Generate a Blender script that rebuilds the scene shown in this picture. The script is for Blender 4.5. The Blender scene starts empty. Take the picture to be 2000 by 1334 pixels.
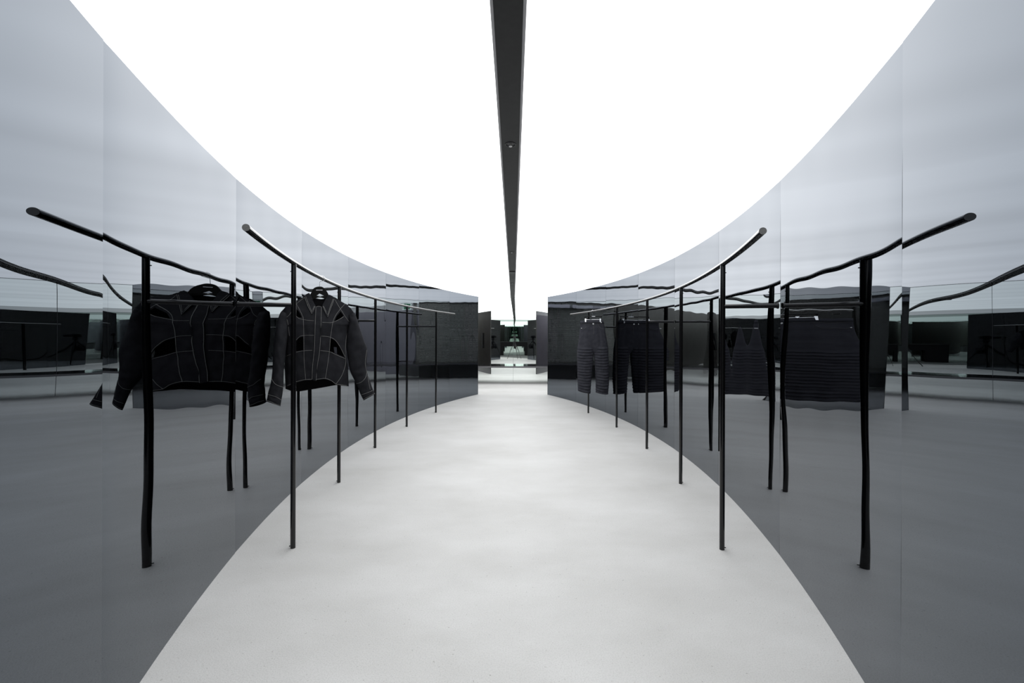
import bpy, bmesh, math, random
from mathutils import Vector, noise
from mathutils.geometry import delaunay_2d_cdt
random.seed(7)
PI = math.pi
scene = bpy.context.scene
C = scene.collection

# ------------------------------------------------------------------ camera, world, lights, exposure
FOC = 890.0                     # focal length in pixels of the 2000 px wide frame
CAMX, CAMH = 0.038, 1.2
PPX, PPY = 1004.6, 660.6        # principal point (architectural shift lens)
ROLL, YAW = 0.003165, -0.00076
cam_d = bpy.data.cameras.new('camera')
cam = bpy.data.objects.new('camera', cam_d); C.objects.link(cam)
cam_d.sensor_width = 36.0
cam_d.lens = FOC / 2000 * 36
cam_d.shift_x = -(PPX - 1000) / 2000
cam_d.shift_y = (PPY - 667) / 2000
cam_d.clip_start = 0.01; cam_d.clip_end = 200
F_ = Vector((math.sin(YAW), math.cos(YAW), 0)); R_ = Vector((math.cos(YAW), -math.sin(YAW), 0)); U_ = Vector((0, 0, 1))
R2 = R_ * math.cos(ROLL) + U_ * math.sin(ROLL); U2 = -R_ * math.sin(ROLL) + U_ * math.cos(ROLL)
from mathutils import Matrix
M = Matrix((R2, U2, -F_)).transposed().to_4x4(); M.translation = (CAMX, 0, CAMH)
cam.matrix_world = M
scene.camera = cam

world = bpy.data.worlds.new('world'); scene.world = world; world.use_nodes = True
world.node_tree.nodes['Background'].inputs[0].default_value = (0.02, 0.021, 0.022, 1)
world.node_tree.nodes['Background'].inputs[1].default_value = 0.5
CEIL_STRENGTH = 2.6             # the luminous stretch ceiling is the room's only lamp
scene.view_settings.view_transform = 'Standard'
scene.view_settings.look = 'None'
scene.view_settings.exposure = 0.0
scene.view_settings.gamma = 1.0
scene.view_settings.use_curve_mapping = False
scene.cycles.max_bounces = 24
scene.cycles.glossy_bounces = 24
scene.cycles.diffuse_bounces = 5
scene.cycles.sample_clamp_indirect = 6.0

# ------------------------------------------------------------------ helpers
def tag(o, label=None, cat=None, group=None, kind=None):
    if label: o['label'] = label
    if cat: o['category'] = cat
    if group: o['group'] = group
    if kind: o['kind'] = kind
    return o

def empty(name, loc=(0, 0, 0)):
    o = bpy.data.objects.new(name, None); C.objects.link(o)
    o.empty_display_size = 0.1
    o.location = loc
    return o

def link_mesh(name, me, mat, parent=None):
    o = bpy.data.objects.new(name, me); C.objects.link(o)
    if mat: me.materials.append(mat)
    if parent:
        o.parent = parent
        o.location = -Vector(parent.location) if parent.type == 'EMPTY' else (0, 0, 0)
    return o

def obj(name, bm, mat, parent=None, smooth=False):
    me = bpy.data.meshes.new(name)
    bmesh.ops.recalc_face_normals(bm, faces=bm.faces[:])
    bm.to_mesh(me); bm.free()
    if smooth:
        me.polygons.foreach_set('use_smooth', [True] * len(me.polygons))
    return link_mesh(name, me, mat, parent)

def add_box(bm, lo, hi, bevel=0.0):
    x0, y0, z0 = lo; x1, y1, z1 = hi
    vs = [bm.verts.new(p) for p in ((x0, y0, z0), (x1, y0, z0), (x1, y1, z0), (x0, y1, z0), (x0, y0, z1), (x1, y0, z1), (x1, y1, z1), (x0, y1, z1))]
    fs = [bm.faces.new([vs[i] for i in f]) for f in ((3, 2, 1, 0), (4, 5, 6, 7), (0, 1, 5, 4), (1, 2, 6, 5), (2, 3, 7, 6), (3, 0, 4, 7))]
    if bevel:
        es = list({e for f in fs for e in f.edges})
        bmesh.ops.bevel(bm, geom=es, offset=bevel, segments=2, affect='EDGES')
    return bm

def box(lo, hi, bevel=0.0):
    return add_box(bmesh.new(), lo, hi, bevel)

def add_tube(bm, pts, r, seg=16, caps=True, up=None):
    pts = [Vector(p) for p in pts]; n = len(pts); rings = []
    prev = None
    for i, p in enumerate(pts):
        t = (pts[min(i + 1, n - 1)] - pts[max(i - 1, 0)]).normalized()
        if prev is None:
            a = Vector((0, 0, 1)) if abs(t.z) < .9 else Vector((1, 0, 0))
            a = (a - t * a.dot(t)).normalized()
        else:
            a = (prev - t * prev.dot(t)).normalized()
        prev = a
        b = t.cross(a)
        rr = r[i] if isinstance(r, (list, tuple)) else r
        rings.append([bm.verts.new(p + a * rr * math.cos(2 * PI * k / seg) + b * rr * math.sin(2 * PI * k / seg)) for k in range(seg)])
    for i in range(n - 1):
        for k in range(seg):
            bm.faces.new((rings[i][k], rings[i][(k + 1) % seg], rings[i + 1][(k + 1) % seg], rings[i + 1][k]))
    if caps:        # caps have vertices of their own, so the barrel shades smoothly
        bm.faces.new([bm.verts.new(v.co) for v in rings[0][::-1]]); bm.faces.new([bm.verts.new(v.co) for v in rings[-1]])
    return bm

def tube(pts, r, seg=16, caps=True):
    return add_tube(bmesh.new(), pts, r, seg, caps)

def add_disc_stack(bm, cx, cy, prof, seg=28):
    """lathe about the vertical axis: prof is [(radius, z), ...]"""
    rings = [[bm.verts.new((cx + r * math.cos(2 * PI * k / seg), cy + r * math.sin(2 * PI * k / seg), z)) for k in range(seg)] for r, z in prof]
    for i in range(len(rings) - 1):
        for k in range(seg):
            bm.faces.new((rings[i][k], rings[i][(k + 1) % seg], rings[i + 1][(k + 1) % seg], rings[i + 1][k]))
    bm.faces.new(rings[0][::-1]); bm.faces.new(rings[-1])
    return bm

# ------------------------------------------------------------------ materials
def new_mat(name):
    m = bpy.data.materials.new(name); m.use_nodes = True
    return m, m.node_tree, m.node_tree.nodes['Principled BSDF']

def simple(name, col, rough=.5, metal=0., spec=.5, ior=1.5, coat=0.):
    m, nt, b = new_mat(name)
    b.inputs['Base Color'].default_value = (*col, 1)
    b.inputs['Roughness'].default_value = rough
    b.inputs['Metallic'].default_value = metal
    b.inputs['IOR'].default_value = ior
    b.inputs['Specular IOR Level'].default_value = spec
    b.inputs['Coat Weight'].default_value = coat
    return m

def noise_mat(name, c1, c2, scale, rough=.6, bump=0., bscale=None, metal=0., stretch=(1, 1, 1), detail=6, spec=.5):
    m, nt, b = new_mat(name)
    tc = nt.nodes.new('ShaderNodeTexCoord'); mp = nt.nodes.new('ShaderNodeMapping')
    mp.inputs['Scale'].default_value = stretch
    nt.links.new(tc.outputs['Object'], mp.inputs[0])
    n = nt.nodes.new('ShaderNodeTexNoise'); n.inputs['Scale'].default_value = scale; n.inputs['Detail'].default_value = detail
    nt.links.new(mp.outputs[0], n.inputs['Vector'])
    r = nt.nodes.new('ShaderNodeValToRGB')
    r.color_ramp.elements[0].position = .3; r.color_ramp.elements[0].color = (*c1, 1)
    r.color_ramp.elements[1].position = .7; r.color_ramp.elements[1].color = (*c2, 1)
    nt.links.new(n.outputs['Fac'], r.inputs[0]); nt.links.new(r.outputs[0], b.inputs['Base Color'])
    b.inputs['Roughness'].default_value = rough; b.inputs['Metallic'].default_value = metal
    b.inputs['Specular IOR Level'].default_value = spec
    if bump:
        n2 = nt.nodes.new('ShaderNodeTexNoise'); n2.inputs['Scale'].default_value = bscale or scale * 6; n2.inputs['Detail'].default_value = 4
        nt.links.new(mp.outputs[0], n2.inputs['Vector'])
        bp = nt.nodes.new('ShaderNodeBump'); bp.inputs['Strength'].default_value = bump; bp.inputs['Distance'].default_value = .01
        nt.links.new(n2.outputs['Fac'], bp.inputs['Height']); nt.links.new(bp.outputs[0], b.inputs['Normal'])
    return m

TINT = simple('tinted_mirror', (.099, .114, .134), .0, 1.0)
TINT_BACK = simple('smoked_mirror_skin', (.15, .15, .165), .06, 1.0)
CLEAR = simple('clear_mirror', (.90, .94, .915), .0, 1.0)
CLEAR_BACK = simple('greenish_mirror', (.50, .585, .545), .0, 1.0)
BLACK_STEEL = simple('black_lacquered_steel', (.004, .004, .0045), .07, 0, .5)
CAP_GREY = simple('grey_tube_cap', (.10, .10, .10), .5)
CHROME = simple('chrome', (.75, .76, .78), .12, 1.0)
ALU = simple('grey_aluminium', (.62, .62, .64), .5, .1)
CHANNEL = noise_mat('dark_channel', (.015, .015, .016), (.021, .021, .022), 30, .5, spec=.25)
EDGE_BLACK = simple('black_edge_profile', (.02, .02, .02), .4)
SEAM_GREY = simple('grey_edge_profile', (.32, .33, .34), .4)
LACQUER = simple('black_glossy_lacquer', (.010, .010, .011), .05, 0, .8)
LILAC = noise_mat('lilac_grey_lacquer', (.050, .048, .058), (.064, .061, .072), 3, .22)
DOOR_DARK = noise_mat('dark_brown_panel', (.016, .015, .014), (.024, .022, .020), 8, .3, stretch=(6, 6, .5))
GREY_CEIL = noise_mat('grey_plaster', (.60, .60, .61), (.66, .66, .67), 4, .8)
LILAC_WALL = noise_mat('lilac_grey_plaster', (.25, .235, .28), (.29, .275, .32), 2, .6)
BROWN_WALL = noise_mat('dark_brown_grey_plaster', (.095, .09, .082), (.12, .115, .105), 3, .5)
DARK_FLOOR = noise_mat('dark_grey_concrete', (.085, .09, .088), (.11, .115, .112), 5, .6)
GREEN_DARK = noise_mat('dark_green_grey_panel', (.012, .018, .016), (.02, .028, .025), 5, .4)
PLASTIC_BLACK = simple('black_plastic', (.012, .012, .013), .4)
SILVER = simple('bright_silver', (.85, .85, .86), .35, .7)
HANGER_BLACK = simple('black_hanger_plastic', (.003, .003, .003), .4, spec=.1)
DENIM_BLACK = noise_mat('black_twill', (.0105, .011, .013), (.0175, .018, .0205), 18, .9, .14, 300, spec=.06)
LINING = simple('black_lining', (.006, .006, .0068), .95, spec=.03)
STITCH = noise_mat('pale_grey_thread', (.11, .11, .108), (.19, .19, .185), 300, .8, spec=.2)
STITCH_DIM = simple('dim_grey_thread', (.085, .085, .085), .8, spec=.2)
PANTS = noise_mat('charcoal_denim', (.026, .0265, .033), (.039, .040, .048), 20, .9, .15, 300, spec=.08)
WHITE_PL = simple('white_plastic', (.75, .75, .74), .4)

def ceiling_mat(name, strength):
    m = bpy.data.materials.new(name); m.use_nodes = True; nt = m.node_tree
    nt.nodes.remove(nt.nodes['Principled BSDF'])
    e = nt.nodes.new('ShaderNodeEmission')
    tc = nt.nodes.new('ShaderNodeTexCoord'); mp = nt.nodes.new('ShaderNodeMapping'); mp.inputs['Scale'].default_value = (.35, 1.3, 1)
    n = nt.nodes.new('ShaderNodeTexNoise'); n.inputs['Scale'].default_value = .9; n.inputs['Detail'].default_value = 1.5
    nt.links.new(tc.outputs['Object'], mp.inputs[0]); nt.links.new(mp.outputs[0], n.inputs['Vector'])
    mr = nt.nodes.new('ShaderNodeMapRange'); mr.inputs[1].default_value = .3; mr.inputs[2].default_value = .7
    mr.inputs[3].default_value = strength * .93; mr.inputs[4].default_value = strength * 1.07
    nt.links.new(n.outputs['Fac'], mr.inputs[0]); nt.links.new(mr.outputs[0], e.inputs[1])
    e.inputs[0].default_value = (.975, .985, 1.0, 1)
    nt.links.new(e.outputs[0], nt.nodes['Material Output'].inputs[0])
    return m
LUM = ceiling_mat('luminous_stretch_membrane', CEIL_STRENGTH)
LUM_REAR = ceiling_mat('luminous_membrane_rear', CEIL_STRENGTH * .5)

def floor_mat():
    m, nt, b = new_mat('white_screed')
    tc = nt.nodes.new('ShaderNodeTexCoord')
    def nz(scale, detail, rough=.5, st=(1, 1, 1)):
        mp = nt.nodes.new('ShaderNodeMapping'); mp.inputs['Scale'].default_value = st
        nt.links.new(tc.outputs['Object'], mp.inputs[0])
        n = nt.nodes.new('ShaderNodeTexNoise'); n.inputs['Scale'].default_value = scale; n.inputs['Detail'].default_value = detail
        n.inputs['Roughness'].default_value = rough
        nt.links.new(mp.outputs[0], n.inputs['Vector']); return n
    big = nz(1.1, 5, .6, (1, 1.6, 1)); fine = nz(190, 3, .7); pit = nz(75, 3, .6)
    r = nt.nodes.new('ShaderNodeValToRGB')
    r.color_ramp.elements[0].position = .3; r.color_ramp.elements[0].color = (.462, .458, .444, 1)
    r.color_ramp.elements[1].position = .7; r.color_ramp.elements[1].color = (.560, .558, .548, 1)
    nt.links.new(big.outputs['Fac'], r.inputs[0])
    r2 = nt.nodes.new('ShaderNodeValToRGB')
    r2.color_ramp.elements[0].position = .33; r2.color_ramp.elements[0].color = (.84, .84, .84, 1)
    r2.color_ramp.elements[1].position = .55; r2.color_ramp.elements[1].color = (1, 1, 1, 1)
    nt.links.new(fine.outputs['Fac'], r2.inputs[0])
    r3 = nt.nodes.new('ShaderNodeValToRGB')
    r3.color_ramp.elements[0].position = .27; r3.color_ramp.elements[0].color = (.60, .59, .57, 1)
    r3.color_ramp.elements[1].position = .34; r3.color_ramp.elements[1].color = (1, 1, 1, 1)
    nt.links.new(pit.outputs['Fac'], r3.inputs[0])
    def mul(a, c):
        x = nt.nodes.new('ShaderNodeMix'); x.data_type = 'RGBA'; x.blend_type = 'MULTIPLY'; x.inputs[0].default_value = 1
        nt.links.new(a, x.inputs[6]); nt.links.new(c, x.inputs[7]); return x.outputs[2]
    col = mul(mul(r.outputs[0], r2.outputs[0]), r3.outputs[0])
    nt.links.new(col, b.inputs['Base Color'])
    b.inputs['Roughness'].default_value = .55
    b.inputs['Specular IOR Level'].default_value = .3
    bp = nt.nodes.new('ShaderNodeBump'); bp.inputs['Strength'].default_value = .25; bp.inputs['Distance'].default_value = .004
    nt.links.new(fine.outputs['Fac'], bp.inputs['Height']); nt.links.new(bp.outputs[0], b.inputs['Normal'])
    return m
FLOOR = floor_mat()

def brick_mat():
    m, nt, b = new_mat('dark_thin_brick')
    tc = nt.nodes.new('ShaderNodeTexCoord')
    sep = nt.nodes.new('ShaderNodeSeparateXYZ'); cmb = nt.nodes.new('ShaderNodeCombineXYZ')
    nt.links.new(tc.outputs['Object'], sep.inputs[0])
    nt.links.new(sep.outputs['Y'], cmb.inputs[0]); nt.links.new(sep.outputs['Z'], cmb.inputs[1])
    br = nt.nodes.new('ShaderNodeTexBrick')
    br.inputs['Scale'].default_value = 1
    br.inputs['Brick Width'].default_value = .19; br.inputs['Row Height'].default_value = .019
    br.inputs['Mortar Size'].default_value = .0024; br.inputs['Mortar Smooth'].default_value = .1
    br.inputs['Color1'].default_value = (.24, .235, .22, 1); br.inputs['Color2'].default_value = (.36, .35, .33, 1)
    br.inputs['Mortar'].default_value = (.12, .115, .108, 1)
    nt.links.new(cmb.outputs[0], br.inputs['Vector'])
    n = nt.nodes.new('ShaderNodeTexNoise'); n.inputs['Scale'].default_value = 70; n.inputs['Detail'].default_value = 6
    nt.links.new(cmb.outputs[0], n.inputs['Vector'])
    r = nt.nodes.new('ShaderNodeValToRGB')
    r.color_ramp.elements[0].position = .35; r.color_ramp.elements[0].color = (.45, .45, .45, 1)
    r.color_ramp.elements[1].position = .68; r.color_ramp.elements[1].color = (1.5, 1.5, 1.5, 1)
    nt.links.new(n.outputs['Fac'], r.inputs[0])
    x = nt.nodes.new('ShaderNodeMix'); x.data_type = 'RGBA'; x.blend_type = 'MULTIPLY'; x.inputs[0].default_value = 1
    nt.links.new(br.outputs['Color'], x.inputs[6]); nt.links.new(r.outputs[0], x.inputs[7])
    nt.links.new(x.outputs[2], b.inputs['Base Color'])
    b.inputs['Roughness'].default_value = .8
    bp = nt.nodes.new('ShaderNodeBump'); bp.inputs['Strength'].default_value = .8; bp.inputs['Distance'].default_value = .01
    nt.links.new(x.outputs[2], bp.inputs['Height']); nt.links.new(bp.outputs[0], b.inputs['Normal'])
    return m
BRICK = brick_mat()

# ------------------------------------------------------------------ the curved room: geometry of the two arcs
RAD, CX, D0, DW, A0, H, OFF = 11.3772, -9.5999, 4.9701, .107595, .42985, 2.0841, .2971
K_END = 8
def arc(s, k, off=0., z=0.):
    """s = -1 left, +1 right; k counts mirror panels from the far end; off = distance in from the mirror"""
    a = A0 - k * DW; r = RAD - off
    return Vector((s * (CX + r * math.cos(a)), D0 + r * math.sin(a), z))
def inward(s, k):
    a = A0 - k * DW
    return Vector((-s * math.cos(a), -math.sin(a), 0))
def tangent(s, k):          # towards the far end
    a = A0 - k * DW
    return Vector((-s * math.sin(a), math.cos(a), 0))

SAG = DW * DW * RAD / 8
FLAT = .05
# measured per sheet, far end to near end: how far each faces off the true arc, and how much its two edges curl
TILTS = {-1: (.003, .003, .0034, .0073, .0064, .012, .0170, .0015), 1: (0, 0, -.008, -.0013, -.002, 0., .008, -.0020)}
CURL0 = {-1: (.006, .006, .007, .008, .010, .011, .010, .002), 1: (.006, .006, .007, .008, .009, .009, .009, .006)}
CURL1 = {-1: (.006, .007, .010, .014, .020, .025, .040, .006), 1: (.006, .006, .008, .010, .012, .012, .019, .006)}
def ripple(s, pi, u, z, rnd):
    tt = 2 * u - 1
    kk = -(CURL1 if tt > 0 else CURL0)[s][pi] * RAD * DW / 16 * abs(tt) ** 8
    """how far a rolled sheet bellies inward from the true arc"""
    w = RAD * DW
    q = FLAT * SAG * (1 - (2 * u - 1) ** 2) + kk
    a = .00020 * math.sin(2 * PI * z / .62 + rnd[0]) + .00010 * math.sin(2 * PI * z / .27 + rnd[1])
    e = 2 * abs(u - .5)
    b = .00042 * math.sin(2 * PI * (z / .95) + rnd[2]) * math.sin(2 * PI * u * w / .8 + rnd[3]) * (.35 + .9 * e ** 4)
    c = .00016 * math.sin(2 * PI * u * w / .34 + rnd[4]) * math.sin(2 * PI * z / 1.4 + rnd[5])
    return q + (a + b + c) * (.55 if pi == 7 else 1)

def build_wall(side):
    s = -1 if side == 'left' else 1
    # carcass behind the sheets, its outer skin smoked mirror
    bm = bmesh.new(); n = 96; T0, T1 = .012, .024
    loops = []
    for i in range(n + 1):
        k = K_END * i / n
        loops.append([bm.verts.new(arc(s, k, -T0, 0)), bm.verts.new(arc(s, k, -T0, H)), bm.verts.new(arc(s, k, -T1, H)), bm.verts.new(arc(s, k, -T1, 0))])
    for i in range(n):
        for j in range(4):
            bm.faces.new((loops[i][j], loops[i][(j + 1) % 4], loops[i + 1][(j + 1) % 4], loops[i + 1][j]))
    bm.faces.new(loops[0]); bm.faces.new(loops[-1][::-1])
    wall = obj('wall_' + side, bm, TINT_BACK)
    tag(wall, kind='structure')
    gap = .0012 / (RAD * DW)
    rng = random.Random(11 if s < 0 else 23)
    for p in range(8):
        rnd = [rng.uniform(0, 2 * PI) for _ in range(6)]
        nu, nz = 64, 56
        bm = bmesh.new(); grid = []
        for i in range(nu + 1):
            u = i / nu; uu = gap + u * (1 - 2 * gap); row = []
            for j in range(nz + 1):
                z = H * j / nz
                row.append(bm.verts.new(arc(s, p + uu, ripple(s, p, u, z, rnd), z)))
            grid.append(row)
        front = []
        for i in range(nu):
            for j in range(nz):
                q = (grid[i][j], grid[i + 1][j], grid[i + 1][j + 1], grid[i][j + 1])
                front.append(bm.faces.new(q if s < 0 else q[::-1]))
        # folded edges give the sheet its thickness
        for i in (0, nu):
            back = [bm.verts.new(arc(s, p + gap + (i / nu) * (1 - 2 * gap), -.011, H * j / nz)) for j in (0, nz)]
            bm.faces.new([grid[i][j] for j in range(nz + 1)] + [back[1], back[0]])
        me = bpy.data.meshes.new('mirror_panel')
        for f in front: f.smooth = True
        bmesh.ops.split_edges(bm, edges=[e for e in bm.edges if len(e.link_faces) == 2 and (e.link_faces[0].smooth != e.link_faces[1].smooth)])
        bm.normal_update(); bm.to_mesh(me); bm.free()
        # the sheets were not hung perfectly true: each one faces a hair off the arc
        tl = TILTS[s][p]; nors = []
        for pl in me.polygons:
            for li in pl.loop_indices:
                v = me.vertices[me.loops[li].vertex_index]
                if pl.use_smooth:
                    kk = (A0 - math.asin(max(-1, min(1, (v.co.y - D0) / RAD)))) / DW
                    tk = -tangent(s, kk)
                    sg = 1 if v.normal.dot(inward(s, kk)) > 0 else -1
                    nors.append((v.normal - tk * (tl * sg)).normalized())
                else: nors.append(pl.normal)
        me.normals_split_custom_set(nors)
        link_mesh('mirror_panel', me, TINT, wall)
    # slim trim closing each end of the wall
    for k, nm in ((0, 'end_trim'), (K_END, 'end_trim')):
        t = tangent(s, k) * (1 if k == 0 else -1)
        bm = bmesh.new()
        a, b = arc(s, k, .001), arc(s, k, -.025)
        vs = []
        for q in (a, b, b + t * .004, a + t * .004):
            vs.append((bm.verts.new(q), bm.verts.new(q + Vector((0, 0, H)))))
        for i in range(4):
            bm.faces.new((vs[i][0], vs[(i + 1) % 4][0], vs[(i + 1) % 4][1], vs[i][1]))
        bm.faces.new([v[0] for v in vs]); bm.faces.new([v[1] for v in vs][::-1])
        obj(nm, bm, EDGE_BLACK, wall)
    return wall
wall_l = build_wall('left'); wall_r = build_wall('right')

# ------------------------------------------------------------------ floor, ceilings, outer walls
YM = 12.38          # far mirror
YB = -5.3           # back mirror
XS = 2.75           # outer side walls
HC = 2.315          # the luminous ceiling floats above the free-standing arcs
def poly_prism(name, plan, z0, z1, mat, parent=None):
    bm = bmesh.new(); lo = [bm.verts.new((x, y, z0)) for x, y in plan]; hi = [bm.verts.new((x, y, z1)) for x, y in plan]; n = len(plan)
    bm.faces.new(lo[::-1]); bm.faces.new(hi)
    for i in range(n): bm.faces.new((lo[i], lo[(i + 1) % n], hi[(i + 1) % n], hi[i]))
    return obj(name, bm, mat, parent)
tag(poly_prism('floor', [(-XS, -4.8), (XS, 2.0), (XS, YM + .05), (-XS, YM + .05)], -.06, 0, FLOOR), kind='structure')
tag(poly_prism('floor_rear', [(-XS, YB - .05), (XS, YB - .05), (XS, 2.0), (-XS, -4.8)], -.06, -.001, DARK_FLOOR), kind='structure')

def beam_x(y): return .0133 - .0030 * (y - 1.5)
HANG = .030
BW, BI = .0615, .0493         # half widths: with its aluminium flanges, of the dark channel
def lum_half(side, y0, y1, name, mat=None):
    s = -1 if side == 'left' else 1
    xa0, xa1 = beam_x(y0) + s * BW, beam_x(y1) + s * BW
    return poly_prism(name, [(xa0, y0), (xa1, y1), (s * XS, y1), (s * XS, y0)], HC, HC + .03, mat or LUM)
ceil_root = empty('ceiling', (0, 5, HC)); tag(ceil_root, kind='structure')
for side in ('left', 'right'):
    for (y0, y1) in ((-.60, YM), (YB, -.61)):
        o = lum_half(side, y0, y1, 'luminous_panel', LUM if y0 > -1 else LUM_REAR); o.parent = ceil_root; o.location = -Vector(ceil_root.location)
# slim dark line where the ceiling meets the far and the back mirror
obj('edge_line', box((-XS, YM - .012, HC - .010), (XS, YM - .002, HC)), SEAM_GREY, ceil_root)
obj('edge_line', box((-XS, YB + .002, HC - .010), (XS, YB + .012, HC)), SEAM_GREY, ceil_root)

# dark service channel between the two luminous halves
ch = empty('ceiling_channel', (0, 4, HC)); tag(ch, kind='structure')
def strip(xa, xb, z0, z1, mat, name, y0=YB, y1=YM - .015):
    return poly_prism(name, [(beam_x(y0) + xa, y0), (beam_x(y0) + xb, y0), (beam_x(y1) + xb, y1), (beam_x(y1) + xa, y1)], z0, z1, mat, ch)
strip(-BI, BI, HC - HANG, HC + .03, CHANNEL, 'channel_base')
strip(-BW, -BI, HC - .002, HC + .03, ALU, 'channel_flange'); strip(BI, BW, HC - .002, HC + .03, ALU, 'channel_flange')
obj('access_joint', box((beam_x(7.4) - BI, 7.40, HC - HANG - .014), (beam_x(7.4) + BI, 7.50, HC - HANG + .002)), EDGE_BLACK, ch)

# far mirror: four tall clear panels leaning back a hair
wf = empty('wall_far', (0, YM, 0)); tag(wf, kind='structure')
TILT = -.0028
def mirror_sheet(x0, x1, mat=CLEAR, ym=YM, d=1, zt=HC - .011):
    bm = bmesh.new(); nx, nz = 10, 14; g = []
    for i in range(nx + 1):
        row = []
        for j in range(nz + 1):
            x = x0 + (x1 - x0) * i / nx; z = zt * j / nz
            row.append(bm.verts.new((x, ym + d * z * TILT, z)))
        g.append(row)
    for i in range(nx):
        for j in range(nz):
            f = bm.faces.new((g[i][j], g[i + 1][j], g[i + 1][j + 1], g[i][j + 1])); f.smooth = True
    me = bpy.data.meshes.new('mirror_panel'); bm.normal_update(); bm.to_mesh(me); bm.free(); return me
xs = [-XS, -1.38, .0, 1.38, XS]
for a, b in zip(xs, xs[1:]):
    link_mesh('mirror_panel', mirror_sheet(a + .002, b - .002), CLEAR, wf)
obj('backing_board', box((-XS, YM + .012, 0), (XS, YM + .05, HC)), SEAM_GREY, wf)
# back mirror far behind the camera
wb = empty('wall_back', (0, YB, 0)); tag(wb, kind='structure')
for a, b in zip((-XS, 0), (0, XS)):
    link_mesh('mirror_panel', mirror_sheet(a + .002, b - .002, CLEAR_BACK, YB, -1), CLEAR_BACK, wb)
obj('backing_board', box((-XS, YB - .06, 0), (XS, YB - .012, HC)), SEAM_GREY, wb)

# brick side walls at the far end, smooth grey above the low partitions
for s, w in ((-1, 'left'), (1, 'right')):
    X = lambda a, b: (min(s * a, s * b), max(s * a, s * b))
    a, b = X(XS, XS + .1)
    tag(obj('wall_brick_' + w, box((a, 11.3, 0), (b, YM + .05, HC)), BRICK), kind='structure')
    a2, b2 = X(XS - .012, XS)
    tag(obj('gap_shade_1' if s < 0 else 'gap_shade_2', box((a2, 11.3, HC - .045), (b2, YM - .014, HC)), EDGE_BLACK), kind='structure')  # black strip painted in for the dark of the shadow gap above the brick
    tag(obj('wall_upper_' + w, box((a, 2.05, 0), (b, 11.3, HC)), GREY_CEIL if s > 0 else BROWN_WALL), kind='structure')
    tag(obj('wall_rear_' + w, box((a, YB, 0), (b, 2.05, HC)), BRICK), kind='structure')

def slab_between(name, p, q, z0, z1, t, mat, parent=None):
    """vertical board from p to q (plan points), t thick to its left"""
    p, q = Vector((*p, 0)), Vector((*q, 0)); d = (q - p).normalized(); nrm = Vector((-d.y, d.x, 0)) * t
    bm = bmesh.new(); v = [p, q, q + nrm, p + nrm]
    lo = [bm.verts.new((w.x, w.y, z0)) for w in v]; hi = [bm.verts.new((w.x, w.y, z1)) for w in v]
    bm.faces.new(lo[::-1]); bm.faces.new(hi)
    for i in range(4): bm.faces.new((lo[i], lo[(i + 1) % 4], hi[(i + 1) % 4], hi[i]))
    return obj(name, bm, mat, parent)
# low partitions, as high as the arcs, along the outer aisles
eL = arc(-1, 0, -.05)
tag(slab_between('wall_side_left', (-XS + .005, 1.5), (-XS + .005, 11.3), 0, H, -.04, BROWN_WALL), kind='structure')
tag(slab_between('wall_side_right', (XS - .005, 11.3), (XS - .005, 1.5), 0, H, -.04, LILAC_WALL), kind='structure')

# ------------------------------------------------------------------ bench shelf under the far mirror and along the brick
t = empty('wall_bench', (0, 12.1, 0)); tag(t, 'long glossy black floating shelf bench crossing in front of the far mirror', 'bench')
obj('bench_top', box((-XS + .42, 11.86, .432), (XS - .42, YM - .004, .472), .004), LACQUER, t)
obj('front_edge', box((-XS + .42, 11.845, .430), (XS - .42, 11.859, .470)), simple('grey_bench_edge', (.10, .10, .105), .35), t)
for s, w in ((-1, 'left'), (1, 'right')):
    b = empty('box_bench', (s * (XS - .2), 11.4, 0))
    tag(b, 'solid black box bench against the dark brick wall on the %s of the far passage' % w, 'bench')
    obj('bench_top', box((min(s * (XS - .4), s * (XS - .006)), 11.35, .45), (max(s * (XS - .4), s * (XS - .006)), YM - .006, .475), .004), LACQUER, b)
    obj('bench_body', box((min(s * (XS - .38), s * (XS - .006)), 11.37, 0), (max(s * (XS - .38), s * (XS - .006)), YM - .008, .45)), simple('black_bench_lacquer', (.10, .10, .105), .5), b)

# door pull on the dark door panel, exit sign, air units
kh = .62
p0 = arc(-1, kh, -.052); dn = -inward(-1, kh)
h = empty('door_pull', (p0.x, p0.y, .8)); tag(h, 'long black vertical pull handle on the outer skin of the left mirror wall', 'handle')
obj('grip', tube([p0 + Vector((0, 0, z)) for z in (.84, 1.36)], .022, 16), PLASTIC_BLACK, h, True)
for z in (.92, 1.28):
    obj('mount', tube([p0 + Vector((0, 0, z)), p0 + Vector((0, 0, z)) - dn * .027], .008, 10), PLASTIC_BLACK, h, True)

CASING = simple('lilac_grey_casing', (.60, .58, .65), .4)
def air_unit(x, y, hl, label):
    a = empty('air_unit', (x, y, 2.2)); tag(a, label, 'air unit', 'air units high on the left brick wall')
    obj('casing', box((x + .004, y - hl, 2.125), (x + .16, y + hl, 2.215), .012), CASING, a)
    obj('vent', box((x + .04, y - hl + .02, 2.118), (x + .15, y + hl - .02, 2.1245)), EDGE_BLACK, a)
air_unit(-XS, 11.72, .19, 'long lilac grey air unit high on the left brick wall, farther from the mirror')
air_unit(-XS, 12.18, .17, 'long lilac grey air unit high on the left brick wall, close to the mirror')

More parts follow.
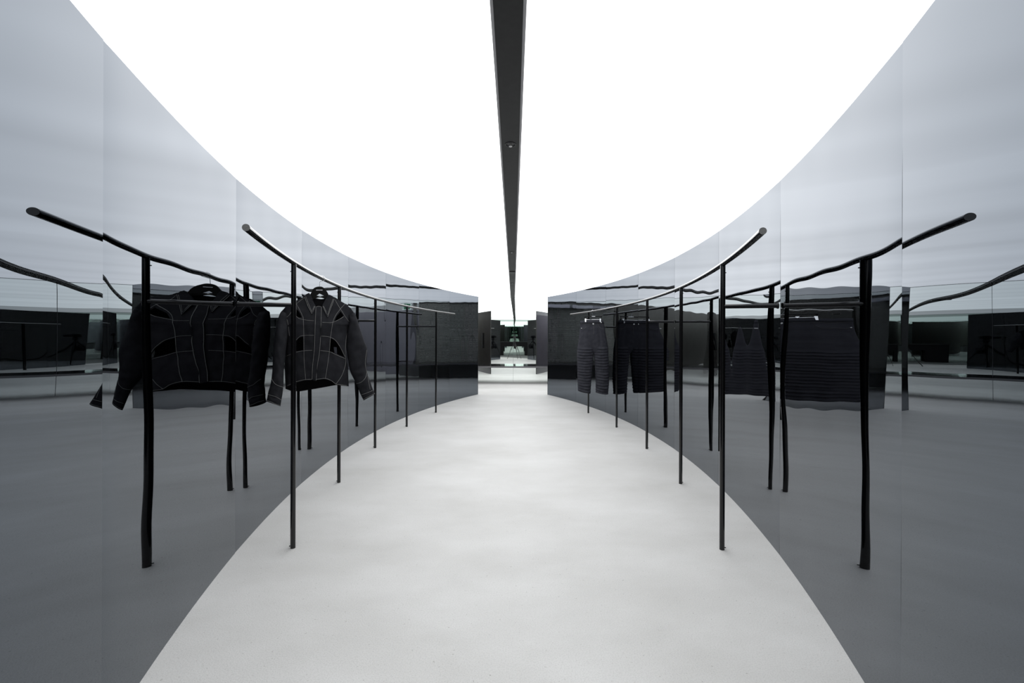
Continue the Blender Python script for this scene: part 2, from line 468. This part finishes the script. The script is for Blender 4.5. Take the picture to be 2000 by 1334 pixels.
# exit sign: white box with a green running figure
ex = empty('exit_sign', (2.72, 11.1, 2.1)); tag(ex, 'small green and white exit sign high on the lilac wall beside the right brick wall', 'sign')
GREEN = simple('sign_green', (.02, .22, .10), .5)
m, nt, b = new_mat('sign_white_lit'); b.inputs['Base Color'].default_value = (.8, .85, .82, 1)
b.inputs['Emission Color'].default_value = (.85, 1, .92, 1); b.inputs['Emission Strength'].default_value = .8
obj('sign_box', box((2.705, 10.90, 2.09), (2.744, 11.18, 2.29), .004), m, ex)
obj('green_field', box((2.7025, 11.05, 2.105), (2.7045, 11.17, 2.275)), GREEN, ex)
bm = bmesh.new()
for pts, r in (([(11.03, 2.162), (11.03, 2.164)], .015), ([(11.035, 2.143), (11.02, 2.10)], .012),
               ([(11.02, 2.10), (11.045, 2.065), (11.03, 2.02)], .008), ([(11.02, 2.10), (10.995, 2.07), (10.985, 2.03)], .008),
               ([(11.035, 2.14), (11.065, 2.115)], .006), ([(11.03, 2.14), (11.0, 2.12)], .006)):
    add_tube(bm, [(2.7, y - .05, z + .095) for y, z in pts], r, 8)
for v in bm.verts: v.co.x = 2.7035 + (v.co.x - 2.7) * .1
obj('running_figure', bm, GREEN, ex)

# ------------------------------------------------------------------ the two clothes rails
RZ, RR = 1.627, .0143
def build_rail(side):
    s = -1 if side == 'left' else 1
    k0, k1 = 1.342, (6.717 if s < 0 else 6.69)
    base = arc(s, 4, OFF)
    root = empty('clothes_rail', (base.x, base.y, 0))
    tag(root, 'curved black tube rail on five posts along the %s mirror wall, holding %s' % (side, 'a jacket' if s < 0 else 'trousers'), 'clothes rail')
    n = 200
    pts = [arc(s, k0 + (k1 - k0) * i / n, OFF, RZ) for i in range(n + 1)]
    rt = obj('rail_tube', tube(pts, RR, 36, caps=True), BLACK_STEEL, root, False)
    for p in rt.data.polygons: p.use_smooth = len(p.vertices) == 4
    for k, sg in ((k0, 1), (k1, -1)):
        p = arc(s, k, OFF, RZ); t = tangent(s, k) * sg
        obj('end_cap', tube([p + t * .0002, p + t * .0016], RR * .97, 24), CAP_GREY, root)
    for k in (2, 3, 4, 5, 6):
        p = arc(s, k, OFF)
        leg = obj('leg', tube([p, p + Vector((0, 0, RZ - RR * .6))], RR * .97, 20), BLACK_STEEL, root)
        for f in leg.data.polygons: f.use_smooth = len(f.vertices) == 4
        q = p + Vector((0, 0, .012)); iw = -inward(s, k)
        sc_ = obj('set_screw', tube([q, q + iw * (RR + .006)], .003, 8), BLACK_STEEL, leg)
        q2 = p + Vector((0, 0, RZ - .05))
        sc_ = obj('set_screw', tube([q2, q2 + iw * (RR + .004)], .003, 8), BLACK_STEEL, leg)
        if k in (2, 4, 6):
            z = 1.385
            a, b = arc(s, k, OFF - RR * .5, z), arc(s, k, .012, z)
            st = obj('wall_strut', tube([a, b], .0125, 16), BLACK_STEEL, root)
            for f in st.data.polygons: f.use_smooth = len(f.vertices) == 4
            a2, b2 = arc(s, k, .016, z), arc(s, k, .009, z)
            obj('strut_flange', tube([a2, b2], .0165, 16), BLACK_STEEL, st)
    return root
build_rail('left'); build_rail('right')

# ------------------------------------------------------------------ garments: pattern points are taken from the photograph's plane of each garment
def make_unproject(P0, u, n):
    P0, u, n = Vector(P0), Vector(u).normalized(), Vector(n).normalized()
    O = Vector((CAMX, 0, CAMH))
    def f(x, y, off=0.):
        d = F_ + R2 * ((x - PPX) / FOC) - U2 * ((y - PPY) / FOC)
        q = P0 + n * off
        return O + d * ((q - O).dot(n) / d.dot(n))
    return f

def cloth_panel(outline, holes, depth, unp, step, thick, sign=1):
    """flat pattern (pixel points) cut with holes, laid on a belly of given depth; returns bmesh"""
    vs = [Vector(p) for p in outline]; ed = [(i, (i + 1) % len(outline)) for i in range(len(outline))]
    def inside(pt, poly):
        c = False; j = len(poly) - 1
        for i in range(len(poly)):
            xi, yi = poly[i]; xj, yj = poly[j]
            if (yi > pt[1]) != (yj > pt[1]) and pt[0] < (xj - xi) * (pt[1] - yi) / (yj - yi + 1e-12) + xi: c = not c
            j = i
        return c
    for hl in holes:
        b0 = len(vs); vs += [Vector(p) for p in hl]; ed += [(b0 + i, b0 + (i + 1) % len(hl)) for i in range(len(hl))]
    xs = [p[0] for p in outline]; ys = [p[1] for p in outline]
    y = min(ys) + step * .5; r = 0
    while y < max(ys):
        x = min(xs) + step * (.5 if r % 2 else 0.)
        while x < max(xs):
            if inside((x, y), outline) and not any(inside((x, y), hl) for hl in holes): vs.append(Vector((x, y)))
            x += step
        y += step * .87; r += 1
    ov, oe, of, *_ = delaunay_2d_cdt(vs, ed, [], 0, 1e-4)
    bm = bmesh.new()
    A = [bm.verts.new(unp(v.x, v.y, sign * depth(v.x, v.y))) for v in ov]
    for f in of:
        cx = sum(ov[i].x for i in f) / len(f); cy = sum(ov[i].y for i in f) / len(f)
        if inside((cx, cy), outline) and not any(inside((cx, cy), hl) for hl in holes):
            try: bm.faces.new([A[i] for i in f])
            except ValueError: pass
    for v in [v for v in bm.verts if not v.link_faces]: bm.verts.remove(v)
    bmesh.ops.recalc_face_normals(bm, faces=bm.faces[:])
    if thick:
        bmesh.ops.solidify(bm, geom=bm.faces[:], thickness=thick)
    return bm

def smooth_path(pts, n=5):
    out = []; m = len(pts)
    for i in range(m - 1):
        p0 = pts[max(i - 1, 0)]; p1 = pts[i]; p2 = pts[i + 1]; p3 = pts[min(i + 2, m - 1)]
        for k in range(n):
            t = k / n
            out.append(tuple(.5 * ((2 * p1[j]) + (-p0[j] + p2[j]) * t + (2 * p0[j] - 5 * p1[j] + 4 * p2[j] - p3[j]) * t * t + (-p0[j] + 3 * p1[j] - 3 * p2[j] + p3[j]) * t ** 3) for j in range(len(p1))))
    out.append(tuple(pts[-1])); return out

def sleeve(pairs, unp, seg=20, fold=.0, sub=5, ph=0., tip=0):
    """pairs: (outer_x, outer_y, inner_x, inner_y, centre_off, half_depth) ; an elliptical loft"""
    P = smooth_path(pairs, sub)
    bm = bmesh.new(); rings = []
    L = len(P)
    for i, (ox, oy, ix, iy, off, dep) in enumerate(P):
        a, b = unp(ox, oy, off), unp(ix, iy, off)
        c = (a + b) / 2; hw = (a - b) / 2
        f = unp((ox + ix) / 2, (oy + iy) / 2, off + dep) - unp((ox + ix) / 2, (oy + iy) / 2, off)
        ring = []
        for k in range(seg):
            t = 2 * PI * k / seg
            w = 1 + fold * noise.noise(Vector((i * .22 + ph, math.cos(t) * 1.3, math.sin(t) * 1.3)))
            ring.append(bm.verts.new(c + hw * math.cos(t) + f * math.sin(t) * w))
        rings.append(ring)
    for i in range(L - 1):
        for k in range(seg):
            bm.faces.new((rings[i][k], rings[i][(k + 1) % seg], rings[i + 1][(k + 1) % seg], rings[i + 1][k]))
    bm.faces.new(rings[0])
    # turn the open end inward
    last = rings[-1]; cen = sum((v.co for v in last), Vector()) / seg
    prev = sum((v.co for v in rings[-4]), Vector()) / seg
    inn = [bm.verts.new(cen + (v.co - cen) * .86) for v in last]
    inn2 = [bm.verts.new(cen + (v.co - cen) * .8 + (prev - cen) * .8) for v in last]
    for k in range(seg):
        bm.faces.new((last[k], last[(k + 1) % seg], inn[(k + 1) % seg], inn[k]))
        bm.faces.new((inn[k], inn[(k + 1) % seg], inn2[(k + 1) % seg], inn2[k]))
    bm.faces.new(inn2)
    return bm

# ---- jacket
def build_jacket():
    k = 5.415
    P0 = arc(-1, k, OFF, RZ)
    u = Vector((.93, .37, 0)).normalized(); n = Vector((u.y, -u.x, 0))
    unp0 = make_unproject(P0, u, n)
    Z = lambda x, y: (500 + x / 4.169, 500 + y / 4.169)
    ZS = lambda L: [Z(*p) for p in L]
    root = empty('jacket', (P0.x, P0.y, .8))
    tag(root, 'cropped black jacket with pale contrast stitching and cut-outs, on the left rail', 'jacket')
    xc = Z(495, 0)[0]
    def depth(x, y):
        Y = (y - 500) * 4.169
        hw = 245 / 4.169 if Y > 560 else (265 - .0 * Y) / 4.169
        t = max(0., 1 - ((x - xc) / hw) ** 2)
        top = min(1., max(.18, (Y - 300) / 260))
        fold = .010 * noise.noise(Vector((x * .045, y * .028, 3.1))) + .006 * noise.noise(Vector((x * .10, y * .06, 8.)))
        return .012 + .085 * math.sqrt(t) * top + fold * top
    holes = [[(300, 440), (325, 425), (350, 455), (373, 500), (345, 502), (300, 475)],
             [(690, 450), (715, 490), (680, 513), (638, 532), (655, 490)],
             [(285, 745), (312, 712), (345, 668), (382, 655), (384, 765), (330, 780), (285, 795)],
             [(603, 668), (645, 690), (685, 745), (720, 825), (655, 800), (597, 775)]]
    front = [(390, 330), (420, 318), (455, 350), (485, 410), (540, 410), (570, 350), (600, 322), (645, 337), (690, 368), (722, 388), (770, 425), (800, 465), (765, 540), (738, 640),
             (732, 780), (747, 900), (752, 1060), (700, 1054), (650, 1045), (610, 1018), (560, 1002), (490, 1010), (400, 1012), (320, 1032), (240, 1068), (232, 900), (242, 760), (262, 560), (245, 500), (208, 450), (240, 415), (310, 372)]
    FB = obj('front_panel', cloth_panel(ZS(front), [ZS(h) for h in holes], depth, unp0, 2.4, .0016), DENIM_BLACK, root, True)
    back = [(395, 340), (440, 348), (520, 352), (590, 345), (640, 340), (722, 392), (800, 470), (765, 540), (738, 640), (732, 780), (745, 900), (750, 1058),
            (655, 1050), (560, 1068), (450, 1087), (360, 1102), (290, 1100), (240, 1082), (234, 900), (242, 760), (262, 560), (245, 500), (210, 455), (310, 378)]
    slit = [(633, 742), (657, 742), (660, 800), (640, 800)]
    obj('back_panel', cloth_panel(ZS(back), [ZS(slit)], lambda x, y: .7 * depth(x, y), unp0, 3.2, .0016, -1), LINING, root, True)
    # neck facing that joins front and back inside the collar
    obj('neck_facing', cloth_panel(ZS([(452, 350), (520, 356), (592, 348), (575, 380), (540, 410), (485, 410), (465, 380)]), [], lambda x, y: .0, unp0, 3, .002), LINING, root, True)
    # collar leaves
    CL = ZS([(432, 300), (408, 312), (390, 330), (398, 350), (425, 415), (455, 478), (472, 440), (485, 405), (470, 380), (458, 345), (445, 318)])
    CR = ZS([(598, 315), (620, 325), (641, 346), (615, 420), (584, 506), (560, 455), (541, 403), (556, 372), (570, 345), (585, 322)])
    cdep = lambda x, y: depth(x, y) + .009
    for P, a in ((CL, 0), (CR, 1)):
        leaf = obj('collar_leaf', cloth_panel(P, [], cdep, unp0, 2.4, .003), DENIM_BLACK, root, True)
        for sc_ in (0, 1):
            if a == 0: path = [(395 + 10 * sc_, 335 - 4 * sc_), (424 + 9 * sc_, 410 - 6 * sc_), (454.5 , 470 - 16 * sc_), (470 - 5 * sc_, 438 - 8 * sc_), (481 - 6 * sc_, 408)]
            else: path = [(637 - 9 * sc_, 350), (611 - 9 * sc_, 420), (583.5, 497 - 16 * sc_), (563 + 5 * sc_, 452 - 6 * sc_), (544 + 6 * sc_, 408)]
            pts = [unp0(*Z(*q), cdep(*Z(*q)) + .0035) for q in path]
            obj('topstitch', tube(pts, .0012, 6), STITCH, leaf)
    # placket, a separate strip standing proud
    pl = ZS([(488, 412), (512, 408), (535, 414), (531, 560), (521, 760), (501, 900), (491, 1018), (455, 1008), (460, 900), (475, 760), (480, 600)])
    pdep = lambda x, y: depth(x, y) + .005
    obj('placket', cloth_panel(pl, [], pdep, unp0, 2.4, .003), DENIM_BLACK, root, True)
    # stitching lines, grouped as one part per seam
    seams = [
        [(400, 335), (350, 372), (310, 412), (275, 475), (246, 500)], [(315, 368), (345, 420), (375, 480), (385, 520), (390, 700), (392, 850), (405, 1010)],
        [(300, 465), (345, 505), (380, 517), (425, 524), (470, 527)], [(540, 540), (580, 542), (625, 540), (680, 515), (714, 493)],
        [(295, 722), (350, 660), (385, 648), (430, 645), (472, 646)], [(530, 652), (600, 660), (650, 690), (690, 750), (724, 818)],
        [(242, 818), (320, 785), (390, 772), (458, 768)], [(524, 770), (600, 780), (650, 803), (727, 836)],
        [(722, 392), (680, 440), (640, 500), (622, 560), (605, 680), (595, 800), (565, 1000)], [(645, 357), (665, 395), (700, 450), (735, 505), (765, 533), (798, 472)],
        [(765, 535), (738, 640), (728, 780), (731, 870), (700, 970), (650, 1045)], [(210, 452), (245, 500), (262, 560), (272, 650)],
        [(242, 1062), (320, 1027), (400, 1007), (490, 1005), (560, 997), (610, 1013), (650, 1041), (700, 1050), (748, 1056)],
        [(488, 415), (480, 600), (475, 760), (460, 900), (456, 1004)], [(533, 420), (529, 560), (519, 760), (499, 900), (490, 1012)], [(490, 414), (512, 410), (534, 416)]]
    for i, sm in enumerate(seams):
        on_pl = 13 <= i <= 15
        P = smooth_path([Z(*q) for q in sm], 14)
        e = .0065 if on_pl else .0030
        pts = [unp0(x, y, (pdep if on_pl else depth)(x, y) + e - (.002 if on_pl else 0)) for x, y in P]
        obj('seam_stitching', tube(pts, .00115, 6), STITCH, root)
    # sleeves
    DL = [(208, 448, 258, 470, .006, .03), (190, 480, 262, 545, .02, .05), (165, 570, 258, 640, .05, .058), (148, 690, 245, 750, .075, .056), (138, 820, 232, 860, .10, .052),
          (133, 930, 226, 960, .12, .048), (120, 1035, 224, 1050, .14, .043), (100, 1105, 215, 1130, .15, .036), (92, 1150, 207, 1175, .155, .032), (84, 1184, 200, 1224, .155, .034)]
    DR = [(803, 462, 752, 480, .006, .03), (820, 505, 755, 550, .0, .05), (850, 600, 735, 660, -.01, .058), (880, 690, 738, 770, -.01, .056), (905, 765, 752, 860, .0, .052),
          (900, 880, 765, 935, .005, .048), (905, 950, 790, 990, .01, .044), (930, 1020, 822, 1050, .015, .040), (948, 1075, 848, 1120, .02, .034), (970, 1124, 876, 1176, .02, .036)]
    for D, ph in ((DL, 0.), (DR, 4.)):
        q = [(*Z(a, b), *Z(c, d), o, w) for a, b, c, d, o, w in D]
        slv = obj('sleeve', sleeve(q, unp0, 28, .30, 7, ph), DENIM_BLACK, root, True)
        if ph == 0.:
            sl = [[(128, 1002), (150, 1036), (180, 1055), (220, 1068)], [(98, 1128), (130, 1137), (165, 1148), (206, 1172)], [(88, 1176), (125, 1190), (165, 1208), (198, 1218)]]
            off = lambda x: .185
        else:
            sl = [[(818, 1040), (858, 1026), (893, 988), (904, 935)], [(858, 1130), (910, 1112), (962, 1090)], [(872, 1168), (920, 1144), (966, 1120)], [(908, 960), (920, 1040), (930, 1088)], [(903, 765), (890, 850), (893, 905), (901, 940)]]
            off = lambda x: .060
        for path in sl:
            P = smooth_path([Z(*v) for v in path], 6)
            # drop each stitch onto the sleeve surface
            mesh = slv.data; pts = []
            from mathutils.bvhtree import BVHTree
            bv = BVHTree.FromPolygons([v.co for v in mesh.vertices], [p.vertices for p in mesh.polygons])
            O = Vector((CAMX, 0, CAMH))
            for x, y in P:
                d = (unp0(x, y, 0) - O).normalized(); hit = bv.ray_cast(O, d)
                if hit[0] is not None: pts.append(hit[0] - d * .0012)
            if len(pts) > 2: obj('cuff_stitching', tube(pts, .0011, 6), STITCH, slv)
    # hanger
    hg = empty('coat_hanger', (P0.x, P0.y, 1.5)); tag(hg, 'black shaped coat hanger with chrome hook inside the jacket collar', 'hanger')
    ho = [(330, 410), (360, 385), (415, 352), (440, 322), (455, 292), (470, 266), (490, 254), (515, 250), (538, 253), (560, 270), (580, 300), (597, 330), (640, 365), (700, 405), (690, 420), (620, 385), (560, 350), (517, 338), (470, 352), (400, 385), (345, 420)]
    hole = [(493, 322), (517, 307), (553, 323), (520, 332)]
    # the hanger sits slightly behind the front of the collar
    obj('hanger_body', cloth_panel(ZS(smooth_path(ho + ho[:1], 4)[:-1]), [ZS(hole)], lambda x, y: .006 - .00002 * (x - xc) ** 2, unp0, 3, .012), HANGER_BLACK, hg)
    obj('silver_plate', cloth_panel(ZS([(489, 275), (541, 275), (541, 280), (489, 280)]), [], lambda x, y: .020, unp0, 6, .002), simple('silver_print', (.55, .55, .58), .3, .6), hg)
    cen = P0; pts = []
    rr = RR + .0035
    for i in range(15):
        a = math.radians(165 - 215 * i / 14)
        pts.append(cen + u * rr * math.cos(a) + Vector((0, 0, rr * math.sin(a) + .000)))
    a_ = unp0(*Z(519, 218), .0); b_ = unp0(*Z(517, 252), .0)
    pts += [a_ + Vector((0, 0, .006)), a_ + Vector((0, 0, -.004)), b_]
    obj('hook', tube(pts, .0016, 10), CHROME, hg, True)
build_jacket()

# ---- trousers
def build_trousers():
    k = 2.15
    P0 = arc(1, k, OFF, RZ)
    a = A0 - k * DW
    u = Vector((math.cos(a), math.sin(a) * .55, 0)).normalized(); n = Vector((u.y, -u.x, 0))
    unp = make_unproject(P0, u, n)
    Z = lambda x, y: (1060 + x / 4.446, 520 + y / 4.446)
    root = empty('trousers', (P0.x, P0.y, .3))
    tag(root, 'wide charcoal denim trousers with stacked horizontal pleats on both legs, on the right rail', 'trousers')
    def leg(rows, y_fold0, seed):
        """rows: (left_x, left_y, right_x, right_y, depth)"""
        P = smooth_path(rows, 1)
        bm = bmesh.new(); rings = []; seg = 28; N = 300
        def at(t):
            f = t * (len(rows) - 1); i = min(int(f), len(rows) - 2); g = f - i
            return [rows[i][j] * (1 - g) + rows[i + 1][j] * g for j in range(5)]
        for i in range(N + 1):
            lx, ly, rx, ry, dp = at(i / N)
            yy = (ly + ry) / 2
            ph = (yy - y_fold0) / 24.2
            fold = 0.
            if ph > 0:
                fr = ph - math.floor(ph); fold = fr / .68 if fr < .68 else (1 - fr) / .32   # each tuck swells, then dives under the next
            A, B = unp(*Z(lx, ly)), unp(*Z(rx, ry)); c = (A + B) / 2; hw = (B - A) / 2
            ring = []
            for q in range(seg):
                t = 2 * PI * q / seg; cs, sn = math.cos(t), math.sin(t)
                amp = .025 * (.75 + .7 * noise.noise(Vector((math.floor(ph) * 1.7 + seed, cs * 1.2, sn))))
                w = fold * amp
                sag = (-.010 + .006 * noise.noise(Vector((math.floor(ph) * 2.3, cs * 1.5 + seed, sn * .5)))) * (1 - cs * cs) * (1 if ph > 0 else 0)
                wr = .006 * noise.noise(Vector((cs * 3 + seed, i * .012, sn * 2)))
                p = c + hw * cs * (1 + .030 * w / .025) + n * sn * (dp + w + wr) + Vector((0, 0, sag))
                ring.append(bm.verts.new(p))
            rings.append(ring)
        for i in range(N):
            for q in range(seg):
                bm.faces.new((rings[i][q], rings[i][(q + 1) % seg], rings[i + 1][(q + 1) % seg], rings[i + 1][q]))
        bm.faces.new(rings[0])
        last = rings[-1]; cen = sum((v.co for v in last), Vector()) / seg
        inn = [bm.verts.new(cen + (v.co - cen) * .85) for v in last]; i2 = [bm.verts.new(cen + (v.co - cen) * .8 + Vector((0, 0, .04))) for v in last]
        for q in range(seg):
            bm.faces.new((last[q], last[(q + 1) % seg], inn[(q + 1) % seg], inn[q])); bm.faces.new((inn[q], inn[(q + 1) % seg], i2[(q + 1) % seg], i2[q]))
        bm.faces.new(i2)
        return bm
    Lg = [(324, 560, 440, 560, .045), (308, 670, 441, 670, .055), (299, 740, 439, 740, .060), (299, 800, 438, 800, .060), (301, 870, 430, 870, .060), (302, 940, 424, 945, .06), (304, 1010, 419, 1015, .06), (306, 1082, 414, 1104, .055)]
    Rg = [(440, 560, 540, 560, .045), (440, 670, 562, 670, .055), (442, 740, 569, 740, .060), (447, 800, 571, 800, .060), (454, 870, 573, 870, .060), (459, 940, 574, 945, .06), (461, 1010, 574, 1015, .06), (462, 1096, 566, 1110, .055)]
    l1 = obj('leg', leg(Lg, 700, 1.3), PANTS, root, True); l2 = obj('leg', leg(Rg, 697, 7.9), PANTS, root, True)
    # hip yoke and waistband
    bm = bmesh.new(); rows = [(327, 474, 524, 469, .035), (325, 500, 530, 498, .045), (323, 540, 540, 540, .055), (317, 600, 548, 600, .060), (308, 672, 562, 672, .058), (300, 735, 570, 735, .05), (330, 760, 540, 760, .02)]
    rr = smooth_path(rows, 6); seg = 36; rings = []
    for i, (lx, ly, rx, ry, dp) in enumerate(rr):
        A, B = unp(*Z(lx, ly)), unp(*Z(rx, ry)); c = (A + B) / 2; hw = (B - A) / 2; ring = []
        for q in range(seg):
            t = 2 * PI * q / seg; cs, sn = math.cos(t), math.sin(t)
            g = min(1., i / 8)
            crease = -.022 * math.exp(-((cs + .02) / .12) ** 2) * g * max(0, i - 14) / 16
            wr = (.010 * noise.noise(Vector((cs * 5, i * .06, sn + 4))) + .006 * math.sin(cs * 9)) * g
            ring.append(bm.verts.new(c + hw * cs + n * sn * (dp + wr + crease)))
        rings.append(ring)
    for i in range(len(rr) - 1):
        for q in range(seg):
            bm.faces.new((rings[i][q], rings[i][(q + 1) % seg], rings[i + 1][(q + 1) % seg], rings[i + 1][q]))
    bm.faces.new(rings[-1])
    cen = sum((v.co for v in rings[0]), Vector()) / seg
    inn = [bm.verts.new(cen + (v.co - cen) * .9 + Vector((0, 0, -.02))) for v in rings[0]]
    for q in range(seg): bm.faces.new((rings[0][q], rings[0][(q + 1) % seg], inn[(q + 1) % seg], inn[q]))
    bm.faces.new(inn)
    hip = obj('hip_panel', bm, PANTS, root, True)
    bm = bmesh.new(); rings = []
    for (lx, ly, rx, ry, dp) in [(326, 473, 526, 468, .037), (325, 499, 532, 496, .048)]:
        A, B = unp(*Z(lx, ly)), unp(*Z(rx, ry)); c = (A + B) / 2; hw = (B - A) / 2
        for e in (0, .003):
            rings.append([bm.verts.new(c + hw * math.cos(2 * PI * q / 36) * (1 + e * 3) + n * math.sin(2 * PI * q / 36) * (dp + e)) for q in range(36)])
    for a_, b_ in ((0, 1), (1, 3), (3, 2), (2, 0)):
        for q in range(36): bm.faces.new((rings[a_][q], rings[a_][(q + 1) % 36], rings[b_][(q + 1) % 36], rings[b_][q]))
    obj('waistband', bm, PANTS, root, True)
    from mathutils.bvhtree import BVHTree
    O = Vector((CAMX, 0, CAMH))
    def drape(path, mesh, e=.001):
        bv = BVHTree.FromPolygons([v.co for v in mesh.vertices], [p.vertices for p in mesh.polygons]); out = []
        for x, y in smooth_path([Z(*v) for v in path], 5):
            d = (unp(x, y) - O).normalized(); h = bv.ray_cast(O, d)
            if h[0] is not None: out.append(h[0] - d * e)
        return out
    for path in ([(335, 538), (350, 545), (366, 538), (378, 522)], [(478, 500), (490, 525), (510, 540), (532, 543)], [(443, 505), (444, 560), (442, 590)],
                 [(330, 500), (400, 502), (480, 500), (518, 497)]):
        pts = drape(path, hip.data, .002)
        if len(pts) > 2: obj('seam_stitching', tube(pts, .0018, 6), STITCH_DIM, hip)
    for q, r, nm in (((438, 500), .011, 'button'), ((507, 488), .008, 'rivet'), ((336, 538), .005, 'rivet')):
        p = unp(*Z(*q), .054)
        obj(nm, tube([p, p + n * .008], r, 16), SILVER, root)
    # clip hanger
    hg = empty('clip_hanger', (P0.x, P0.y, 1.45)); tag(hg, 'black and chrome clip hanger gripping the trouser waistband', 'hanger')
    A, B = unp(*Z(360, 438)), unp(*Z(514, 434))
    obj('top_bar', tube([A, B], .007, 12), HANGER_BLACK, hg, True)
    mid = (A + B) / 2
    obj('silver_plate', tube([mid - u * .03 + n * .006, mid + u * .03 + n * .006], .004, 8), CHROME, hg)
    for x in (365, 509):
        p = unp(*Z(x, 436)); q = unp(*Z(x + (2 if x < 400 else -2), 466)); obj('side_arm', tube([p, q], .004, 8), HANGER_BLACK, hg, True)
    C0, C1 = unp(*Z(366, 465), .012), unp(*Z(508, 464), .012)
    obj('clip_rod', tube([C0, C1], .0042, 10), CHROME, hg, True)
    for x in (372, 500):
        for so in (1, -1):
            bm = bmesh.new(); pts = [Z(x - 6, 455), Z(x + 6, 455), Z(x + 4, 484), Z(x - 4, 484)]
            offs = (.018, .018, .040, .040)
            f = [bm.verts.new(unp(*p, so * o + .0)) for p, o in zip(pts, offs)]; g = [bm.verts.new(unp(*p, so * (o + .005))) for p, o in zip(pts, offs)]
            bm.faces.new(f); bm.faces.new(g[::-1])
            for i in range(4): bm.faces.new((f[i], f[(i + 1) % 4], g[(i + 1) % 4], g[i]))
            obj('clip', bm, CHROME, hg)
    pts = []
    for i in range(13):
        a_ = math.radians(20 + 190 * i / 12)
        pts.append(P0 + u * (RR + .003) * math.cos(a_) + Vector((0, 0, (RR + .003) * math.sin(a_))))
    pts += [P0 + Vector((0, 0, -.045)) - u * .006, Vector((mid.x, mid.y, mid.z + .01)), mid]
    obj('hook', tube(pts, .0028, 8), CHROME, hg, True)
build_trousers()

# ------------------------------------------------------------------ sprinkler heads in the channel
HB = HC - HANG
RING = simple('sprinkler_cover_grey', (.034, .034, .038), .3)
for i, (y, nm) in enumerate(((2.55, 'nearest the camera'), (5.73, 'halfway along'), (8.97, 'near the far end'), (-1.6, 'behind the camera'))):
    x = beam_x(y) - .003 + (.004 if i == 0 else 0)
    t = empty('sprinkler_head', (x, y, HB)); tag(t, 'small silver sprinkler head in the dark ceiling channel, ' + nm, 'sprinkler', 'sprinkler heads in the ceiling channel')
    obj('cover_ring', add_disc_stack(bmesh.new(), x, y, [(.031, HB + .0045), (.031, HB - .003), (.028, HB - .003), (.027, HB + .0005), (.0125, HB + .001), (.012, HB + .004)]), RING, t)
    obj('recess', add_disc_stack(bmesh.new(), x, y, [(.0175, HB + .0004), (.0175, HB - .0002)]), EDGE_BLACK, t)
    fr = obj('frame_arm', tube([(x - .007, y, HB + .001), (x - .0045, y, HB - .012)], .0011, 6), CHROME, t)
    obj('frame_arm', tube([(x + .007, y, HB + .001), (x + .0045, y, HB - .012)], .0011, 6), CHROME, t)
    obj('deflector', add_disc_stack(bmesh.new(), x, y, [(.009, HB - .0115), (.0095, HB - .0125), (.009, HB - .0135), (.003, HB - .014)]), WHITE_PL, t)

# ------------------------------------------------------------------ the camera on its tripod, seen in the far mirror
tp = empty('camera_tripod', (CAMX, -.13, 0)); tag(tp, 'black camera tripod standing in the near opening, seen in the far mirror', 'tripod')
hub = Vector((CAMX, -.13, .98))
for dx, dy in ((-.40, -.02), (.16, .20), (.36, -.30)):
    foot = Vector((CAMX + dx, -.13 + dy, 0.008)); d = hub - foot
    lg = obj('leg', tube([hub - d * .02, foot + d * .5], .014, 10), PLASTIC_BLACK, tp, True)
    obj('lower_tube', tube([foot + d * .52, foot + d * .01], .009, 10), PLASTIC_BLACK, lg, True)
    obj('foot', tube([foot + d * .012, Vector((foot.x, foot.y, 0))], .013, 10), PLASTIC_BLACK, lg, True)
    obj('brace', tube([foot + d * .5, Vector((CAMX, -.13, .62))], .005, 8), PLASTIC_BLACK, lg)
obj('centre_column', tube([(CAMX, -.13, .55), (CAMX, -.13, 1.10)], .013, 12), PLASTIC_BLACK, tp, True)
obj('head', add_disc_stack(bmesh.new(), CAMX, -.13, [(.03, 1.03), (.035, 1.06), (.03, 1.10), (.022, 1.13), (.03, 1.14), (.03, 1.15)]), PLASTIC_BLACK, tp, True)
obj('pan_handle', tube([(CAMX, -.13, 1.08), (CAMX + .10, -.34, 1.02)], .008, 10), PLASTIC_BLACK, tp, True)
cb = empty('photo_camera', (CAMX, -.12, 1.15)); tag(cb, 'black camera with wide lens on top of the tripod', 'camera')
obj('body', box((CAMX - .07, -.17, 1.15), (CAMX + .07, -.09, 1.25), .008), PLASTIC_BLACK, cb)
obj('viewfinder_hump', box((CAMX - .03, -.165, 1.25), (CAMX + .03, -.095, 1.272), .006), PLASTIC_BLACK, cb)
obj('lens_barrel', tube([(CAMX, -.09, 1.2), (CAMX, -.03, 1.2), (CAMX, -.012, 1.2)], [.036, .040, .042], 28), PLASTIC_BLACK, cb, True)
bg = empty('gear_bag', (CAMX + .06, -.16, .60)); tag(bg, 'small black bag hanging under the tripod head', 'bag')
obj('pouch', box((CAMX - .05, -.24, .56), (CAMX + .09, -.17, .80), .02), PLASTIC_BLACK, bg, True)
obj('strap', tube([(CAMX + .02, -.205, .80), (CAMX, -.15, 1.04)], .004, 8), PLASTIC_BLACK, bg)

# ------------------------------------------------------------------ counter behind the camera
ct = empty('counter_table', (0, -4.9, 0)); tag(ct, 'long black counter table on panel legs at the back, seen in the far mirror', 'table')
MATT = simple('matt_black_board', (.008, .008, .009), .7, spec=.15)
obj('table_top', box((-.92, -5.2, .80), (.88, -4.6, .87), .005), MATT, ct)
obj('apron', box((-.90, -4.63, .58), (.86, -4.61, .80)), MATT, ct)
for x0, x1 in ((-.92, -.70), (.70, .88)):
    obj('panel_leg', box((x0, -5.18, 0), (x1, -4.62, .80), .004), MATT, ct)
